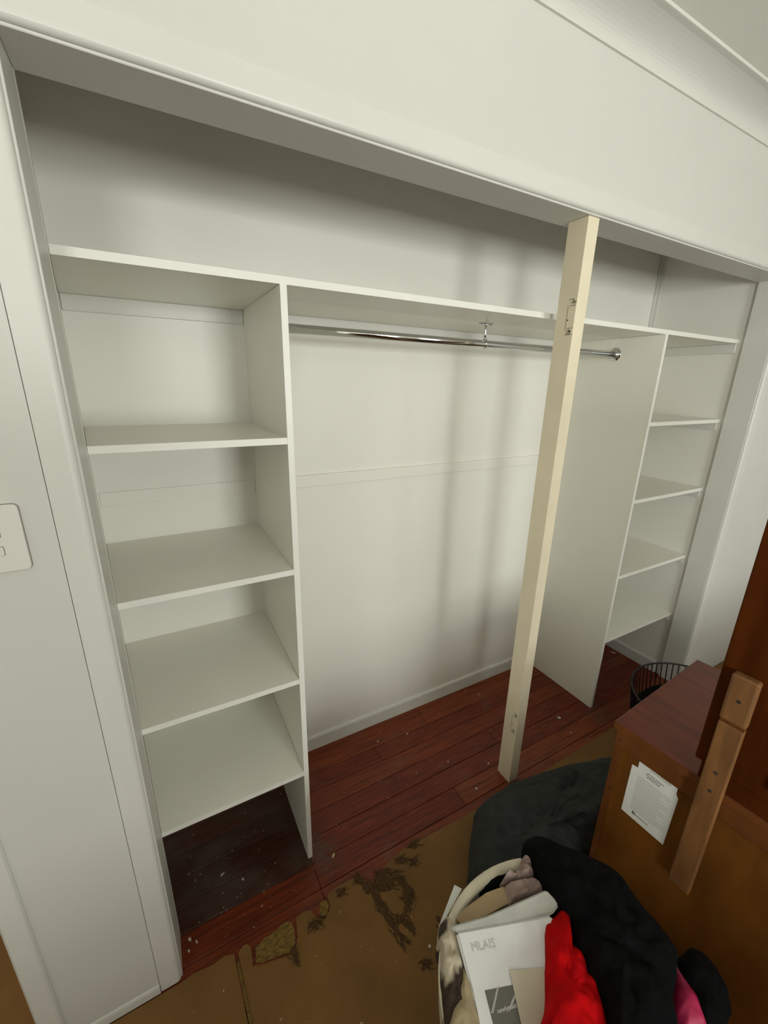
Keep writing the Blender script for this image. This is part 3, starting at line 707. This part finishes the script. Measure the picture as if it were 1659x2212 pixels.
# frayed glue and fibre tangle where the hardboard surface tore
rr = random.Random(21); bm = bmesh.new()
def ribbon(bm, a, b, wd, z):
    a, b = Vector(a), Vector(b); d = (b-a); n_ = Vector((-d.y, d.x)).normalized(); N = 6; prev = None
    for i in range(N+1):
        t = i/N; q = a.lerp(b, t)+n_*rr.uniform(-.006, .006); h = wd*(.3+math.sin(math.pi*t))*rr.uniform(.5, 1.2)
        zz = z+.0008*abs(math.sin(t*7+a.x*90))
        cur = [bm.verts.new((q.x+n_.x*h, q.y+n_.y*h, zz)), bm.verts.new((q.x, q.y, zz+.0009)), bm.verts.new((q.x-n_.x*h, q.y-n_.y*h, zz))]
        if prev:
            for k in range(2): bm.faces.new((prev[k], prev[k+1], cur[k+1], cur[k]))
            bm.faces.new((prev[2], prev[0], cur[0], cur[2]))
        prev = cur
path = [((.128, -.135), (.150, -.190)), ((.150, -.160), (.160, -.245)), ((.155, -.235), (.170, -.30)), ((.165, -.29), (.180, -.365)), ((.17, -.20), (.235, -.215)), ((.215, -.16), (.262, -.215)), ((.255, -.20), (.262, -.275)),
        ((.26, -.262), (.215, -.298)), ((.21, -.298), (.178, -.300)), ((.19, -.15), (.215, -.205)), ((.275, -.150), (.305, -.172)), ((.31, -.178), (.328, -.190)), ((.175, -.19), (.20, -.165)), ((.236, -.25), (.252, -.27)),
        ((.14, -.15), (.118, -.142)), ((.05, -.150), (.075, -.148)), ((-.04, -.185), (-.02, -.195)), ((-.035, -.19), (-.06, -.192)), ((-.12, -.215), (-.122, -.25)), ((.205, -.31), (.215, -.345)), ((.33, -.13), (.37, -.138)), ((.30, -.36), (.305, -.40)), ((.20, -.42), (.22, -.43))]
for a, b in path:
    for k in range(14):
        j = lambda p: (p[0]+rr.gauss(0, .0085), p[1]+rr.gauss(0, .0085))
        ribbon(bm, j(a), j(b), rr.uniform(.0006, .0032), hs+.0003)
o = obj('torn_fibres', bm, M['fibre']); tag(o, 'dark brown torn fibres and glue on the hardboard in front of the closet', 'debris'); o['kind'] = 'stuff'
# chips large enough to tell apart
chips = [(.4497,.3284,.010,.006), (1.0336,.4009,.009,.005), (1.0825,.3475,.022,.003), (.597,.3028,.018,.003), (.6756,.0861,.007,.006), (.8284,-.0049,.012,.004), (.7016,-.0722,.008,.012), (1.332,.0296,.018,.016), (1.3038,-.0609,.010,.006), (-.2733,.089,.016,.006), (-.214,.0418,.005,.012), (-.3846,-.0458,.008,.012), (-.3669,-.0614,.005,.012), (-.3893,-.0733,.005,.010), (.2391,-.4002,.009,.008), (2.0922,.2385,.012,.03)]
where = ['beside the back skirting', 'far along the back skirting left of the post', 'sliver behind the post', 'sliver mid floor', 'round, mid floor', 'thin, left of the post', 'upright, just left of the post foot', 'brownish, right of the post', 'small bright, right of the post', 'curved, under the left shelves',
         'narrow, under the left shelves', 'left of two by the left jamb', 'right of two by the left jamb', 'lowest by the left jamb', 'on the hardboard beside the hamper', 'under the right-hand shelves']
for i, (x, y_, a, b) in enumerate(chips):
    rr = random.Random(50+i); n = 7; th = rr.uniform(0, 3)
    P_ = []
    for k in range(n):
        t = 2*math.pi*k/n; p, q = a/2*math.cos(t)*rr.uniform(.8, 1.15), b/2*math.sin(t)*rr.uniform(.8, 1.15)
        P_.append((p*math.cos(.4)-q*math.sin(.4)+x, p*math.sin(.4)+q*math.cos(.4)+y_))
    base = hs if (y_ < -.14) else .0003
    bm = bmesh.new(); prism(bm, P_, base, base+.0018)
    tag(obj('paint_chip', bm, M['flake']), 'pale paint chip on the floor, '+where[i], 'paint chip', 'paint chips on the floor')
bm = bmesh.new(); prism(bm, [(.074, -.036), (.083, -.026), (.088, -.030), (.079, -.041)], .0003, .004)
tag(obj('wood_chip', bm, M['yflake']), 'small yellow wood chip on the dusty boards beside the left divider', 'wood chip')
# fine crumbs and sawdust too small to count
def crumbs(name, spots, n, size, mt, seed, label):
    rr = random.Random(seed); bm = bmesh.new()
    for _ in range(n):
        cx, cy, sx, sy = rr.choice(spots); x = rr.gauss(cx, sx); y_ = rr.gauss(cy, sy)
        if y_ > .41 or y_ < -.75 or abs(x-.0077) < .013 and y_ > 0 or x < -.395 or x > 2.1 or (XP0-.004 < x < XP1+.004 and YP-.004 < y_ < YPB+.004) or (abs(x-1.543) < .013 and y_ > 0): continue
        if y_ < -.128 and y_ > -.15: continue
        z = hs+.0002 if y_ < -.14 else .0003
        s = size*rr.uniform(.4, 1.3); l = s*rr.choice((1, 1, 2.5)); a = rr.uniform(0, 3.14)
        ux, uy = math.cos(a)*l, math.sin(a)*l; vx, vy = -math.sin(a)*s*.6, math.cos(a)*s*.6
        b4 = [bm.verts.new((x+p*ux+q*vx, y_+p*uy+q*vy, z)) for p, q in ((-1, -1), (1, -1), (1, 1), (-1, 1))]
        tp = bm.verts.new((x, y_, z+s*.7))
        bm.faces.new(b4[::-1])
        for k in range(4): bm.faces.new((b4[k], b4[(k+1) % 4], tp))
    o = obj(name, bm, mt); tag(o, label, 'debris'); o['kind'] = 'stuff'; return o
crumbs('floor_crumbs', [(.5, .15, .5, .15), (-.22, .08, .12, .12), (.3, .1, .5, .15), (1.3, .0, .2, .12), (-.3, .0, .08, .1), (.1, -.35, .2, .12), (1.8, .1, .2, .15)], 260, .0012, M['flake'], 77, 'fine white crumbs of paint and plaster scattered over the floor')
crumbs('sawdust', [(.055, -.015, .035, .035), (.04, .03, .015, .05), (1.49, -.06, .05, .04), (1.56, -.03, .05, .04), (.87, -.13, .02, .012)], 5200, .0009, M['dust'], 78, 'grey sawdust swept against the feet of the dividers and the post')
